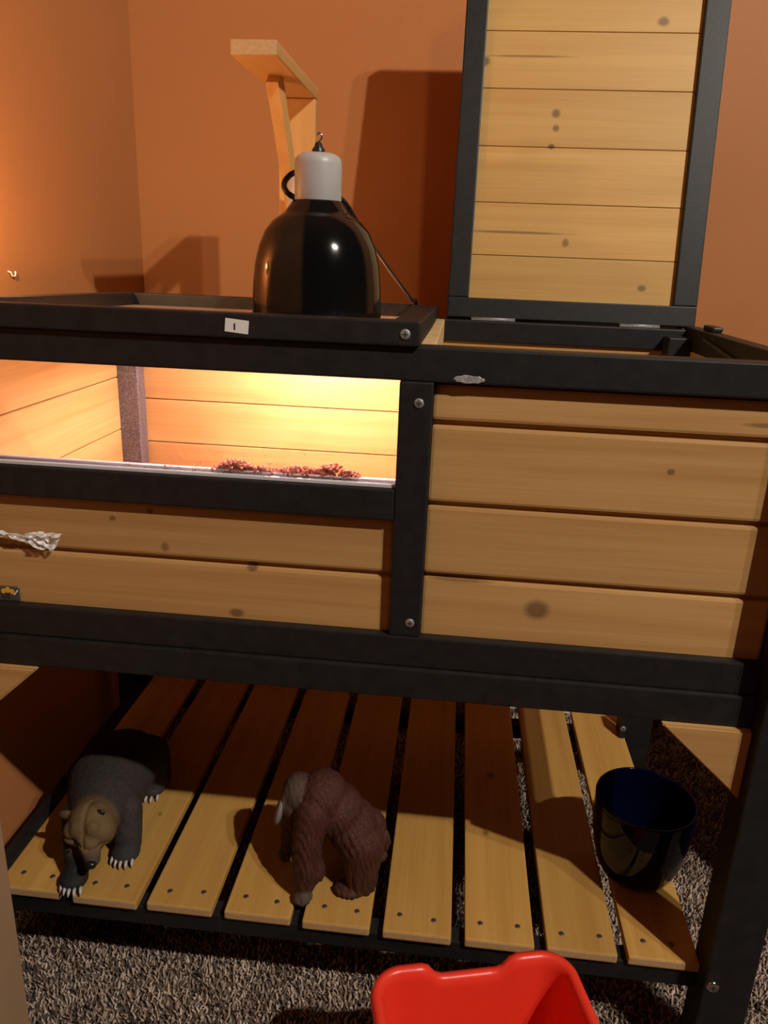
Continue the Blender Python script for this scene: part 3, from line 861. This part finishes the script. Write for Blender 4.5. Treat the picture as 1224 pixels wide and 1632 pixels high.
# ------------------------------------------------------------------ red bin
def bin_mesh():
    yaw = math.radians(14.6)
    w, dep, H, rc = 0.293, 0.33, 0.318, 0.045
    n = 160
    def outline(inset, scale=1.0):
        pts = []
        hw, hd = (w / 2) * scale - inset, (dep / 2) * scale - inset
        r = max(rc - inset, .012)
        # uniform sampling of a rounded rectangle
        per = []
        for cx, cy, a0 in ((hw - r, hd - r, 0), (-hw + r, hd - r, math.pi / 2), (-hw + r, -hd + r, math.pi), (hw - r, -hd + r, 3 * math.pi / 2)):
            for k in range(n // 8 + 1):
                a = a0 + (math.pi / 2) * k / (n // 8)
                per.append((cx + r * math.cos(a), cy + r * math.sin(a)))
            nx = {0: (-hw + r, hd), math.pi / 2: (-hw, -hd + r), math.pi: (hw - r, -hd), 3 * math.pi / 2: (hw, hd - r)}[a0]
            last = per[-1]
            for k in range(1, n // 8):
                t = k / (n // 8)
                per.append((last[0] + (nx[0] - last[0]) * t, last[1] + (nx[1] - last[1]) * t))
        return per
    def sst(a, b, v):
        t = min(1, max(0, (v - a) / (b - a))); return t * t * (3 - 2 * t)
    def rim(x, y):                           # corners stand higher than the middles
        ax = abs(x) / (w / 2)
        side = abs(y) / (dep / 2)
        fb = sst(.30, .46, ax) if side > .8 else 1.0
        return -0.022 * (1 - fb)
    prof = [(0.020, 0.0, .86), (0.004, 0.006, .87), (0.002, .10, .905), (0.0, .25, .965), (-.001, .295, .99), (-.004, .307, 1.0), (-.001, .3165, 1.0), (.006, .3185, 1.0), (.012, .314, 1.0), (.0135, .300, 1.0), (.0125, .25, .965), (.013, .10, .905), (.016, .012, .87), (.03, .008, .86)]
    bm = bmesh.new()
    rings = []
    for ins, z, sc_ in prof:
        o = outline(ins, sc_)
        base = outline(0.0, 1.0)
        ring = []
        for (x, y), (bx_, by_) in zip(o, base):
            zz = z + rim(bx_, by_) * (1 if z > .24 else z / .24 * .6)
            ring.append(bm.verts.new((x * S, y * S, zz * S)))
        rings.append(ring)
    m = len(rings[0])
    for a_, b_ in zip(rings, rings[1:]):
        for i in range(m):
            bm.faces.new((a_[i], a_[(i + 1) % m], b_[(i + 1) % m], b_[i]))
    bm.faces.new(rings[0][::-1]); bm.faces.new(rings[-1])
    bmesh.ops.recalc_face_normals(bm, faces=bm.faces)
    return bm_mesh(bm, 'storage_bin', True), yaw, dep
me, yaw, dep = bin_mesh()
bc = W(0.073 + math.sin(yaw) * dep / 2, 0.862 - math.cos(yaw) * dep / 2, -FL)
rb = link('storage_bin', me, M_red, None, bc + Vector((0, 0, 0.006)), (0, 0, yaw))
tag(rb, 'open bright red plastic bin with raised rim corners on the carpet', 'bin')

# ------------------------------------------------------------------ cardboard carton at the lower left
ct = thing('cardboard_box', W(-0.715, 0.70, -FL), 'tan cardboard box at the lower left, in front of the shelf', 'box')
ubox('carton', -0.812, -0.6235, 0.50, 0.868, -FL + .004, -0.80, M_card, ct, bev=0.0015, seg=2)
ubox('flap', -0.812, -0.719, 0.50, 0.868, -0.7995, -0.7945, M_card, ct, bev=0.001)
ubox('flap', -0.7165, -0.6235, 0.50, 0.868, -0.7995, -0.7945, M_card, ct, bev=0.001)

# ------------------------------------------------------------------ clear plastic strip caught on the front boards
def strip():
    n, mrow = 26, 7
    x0, x1 = -0.70, -0.568
    vs_ = []
    for i in range(n):
        t = i / (n - 1)
        cx = x0 + (x1 - x0) * t
        cz = -0.4115 + 0.006 * math.sin(t * 5) + 0.012 * max(0, t - .55)
        wid = 0.012 + 0.006 * math.sin(t * 9 + 1) + (0.016 * max(0, t - .6) / .4)
        for j in range(mrow):
            s = j / (mrow - 1) - .5
            zz = cz + s * wid + 0.002 * noise.noise(Vector((t * 9, s * 3, 2)))
            xx = cx + 0.006 * noise.noise(Vector((t * 7, s * 5, 7))) + (0.012 * s if t > .85 else 0)
            yy = 1.004 + 0.010 * noise.noise(Vector((t * 14, s * 5, 0)))
            vs_.append(W(xx, min(yy, 1.0135), zz))
    fs = [(i * mrow + j, (i + 1) * mrow + j, (i + 1) * mrow + j + 1, i * mrow + j + 1) for i in range(n - 1) for j in range(mrow - 1)]
    me = bpy.data.meshes.new('plastic_strip'); me.from_pydata(vs_, [], fs); me.update()
    m = bpy.data.materials.new('crinkled_clear_film'); m.use_nodes = True
    nt = m.node_tree; N, L = nt.nodes, nt.links
    b = N['Principled BSDF']; b.inputs['Base Color'].default_value = (0.95, 0.95, 0.95, 1); b.inputs['Roughness'].default_value = 0.15
    t = N.new('ShaderNodeBsdfTransparent')
    mx = N.new('ShaderNodeMixShader')
    g = N.new('ShaderNodeNewGeometry'); nz = N.new('ShaderNodeTexNoise'); nz.inputs['Scale'].default_value = 120; nz.inputs['Distortion'].default_value = 2
    L.new(g.outputs['Position'], nz.inputs['Vector'])
    rp = N.new('ShaderNodeValToRGB'); rp.color_ramp.elements[0].position = .45; rp.color_ramp.elements[0].color = (.3, .3, .3, 1); rp.color_ramp.elements[1].position = .62; rp.color_ramp.elements[1].color = (.95, .95, .95, 1)
    L.new(nz.outputs['Fac'], rp.inputs[0]); L.new(rp.outputs[0], mx.inputs[0])
    L.new(t.outputs[0], mx.inputs[1]); L.new(b.outputs[0], mx.inputs[2]); L.new(mx.outputs[0], N['Material Output'].inputs[0])
    o = link('plastic_strip', me, m)
    sd = o.modifiers.new('thickness', 'SOLIDIFY'); sd.thickness = 0.0004
    return tag(o, 'crumpled clear plastic strip stuck on the front boards at left', 'plastic strip')
strip()

# ------------------------------------------------------------------ small things
u = [W(WX, 1.430, -.0475), W(WX + .004, 1.432, -.0495), W(WX + .0045, 1.436, -.0555), W(WX + .0045, 1.441, -.0565), W(WX + .0045, 1.446, -.0545), W(WX + .004, 1.448, -.0475)]
tag(link('wall_hook', bm_mesh(tube(smooth_path(u, 5), 0.0011, 8), 'wall_hook', True), M_white), 'tiny white u-shaped hook on the left wall', 'hook')

# white strip lying against the back wall, seen through the slat gaps
ws = ubox('plastic_trunking', 0.17, 0.40, 2.035, 2.066, -1.270, -1.235, M_white, None, bev=0.002, seg=2)
tag(ws, 'white plastic strip on the carpet against the back wall', 'plastic strip')

# low dark cabinet just right of the frame; its shadow falls beside the shelf
cb = thing('low_cabinet', W(1.2, 1.45, -FL), 'low dark brown cabinet right of the wooden house, past the frame', 'cabinet')
M_cab = wood('dark_walnut', 0, (0.055, 0.030, 0.018), (0.03, 0.016, 0.01))
ubox('body', 0.885, 1.50, 1.00, 1.93, -FL + .004, -0.42, M_cab, cb, bev=.002)
ubox('top', 0.875, 1.51, 0.985, 1.94, -0.4195, -0.395, M_cab, cb, bev=.003, seg=2)
for x0, x1, kx in ((0.90, 1.185, 1.165), (1.20, 1.485, 1.22)):
    dr = ubox('door', x0, x1, 0.985, 0.9995, -1.22, -0.44, M_cab, cb, bev=.002)
    link('knob', bm_mesh(lathe([(.003, 0), (.004, .006), (.009, .011), (.008, .017), (0, .019)], 18), 'knob', True), M_dsteel, dr, W(kx, 0.985, -0.80), FY)

# ceiling track light (out of view, the room's light)
fx = thing('track_light', W((KEY[0] + KEY2[0]) / 2, (KEY[1] + KEY2[1]) / 2, ZC), 'ceiling track light with two aimed heads, out of view above', 'lamp')
ubox('track', KEY[0] - .08, KEY2[0] + .08, KEY[1], KEY2[1], ZC - .03, ZC, M_chrome, fx, bev=.002)
for K in (KEY, KEY2):
    p = W(*K); ax = (W(*AIM) - p).normalized()
    q = (-ax).to_track_quat('Z', 'Y').to_euler()
    link('lamp_head', bm_mesh(lathe([(.034, -.02), (.036, .02), (.030, .07), (0, .075)], 28), 'lamp_head', True), M_rubber, fx, p, q)
    link('stem', bm_mesh(tube([p - ax * .06, W(K[0], K[1], ZC - .02)], 0.006, 8), 'stem', True), M_rubber, fx)
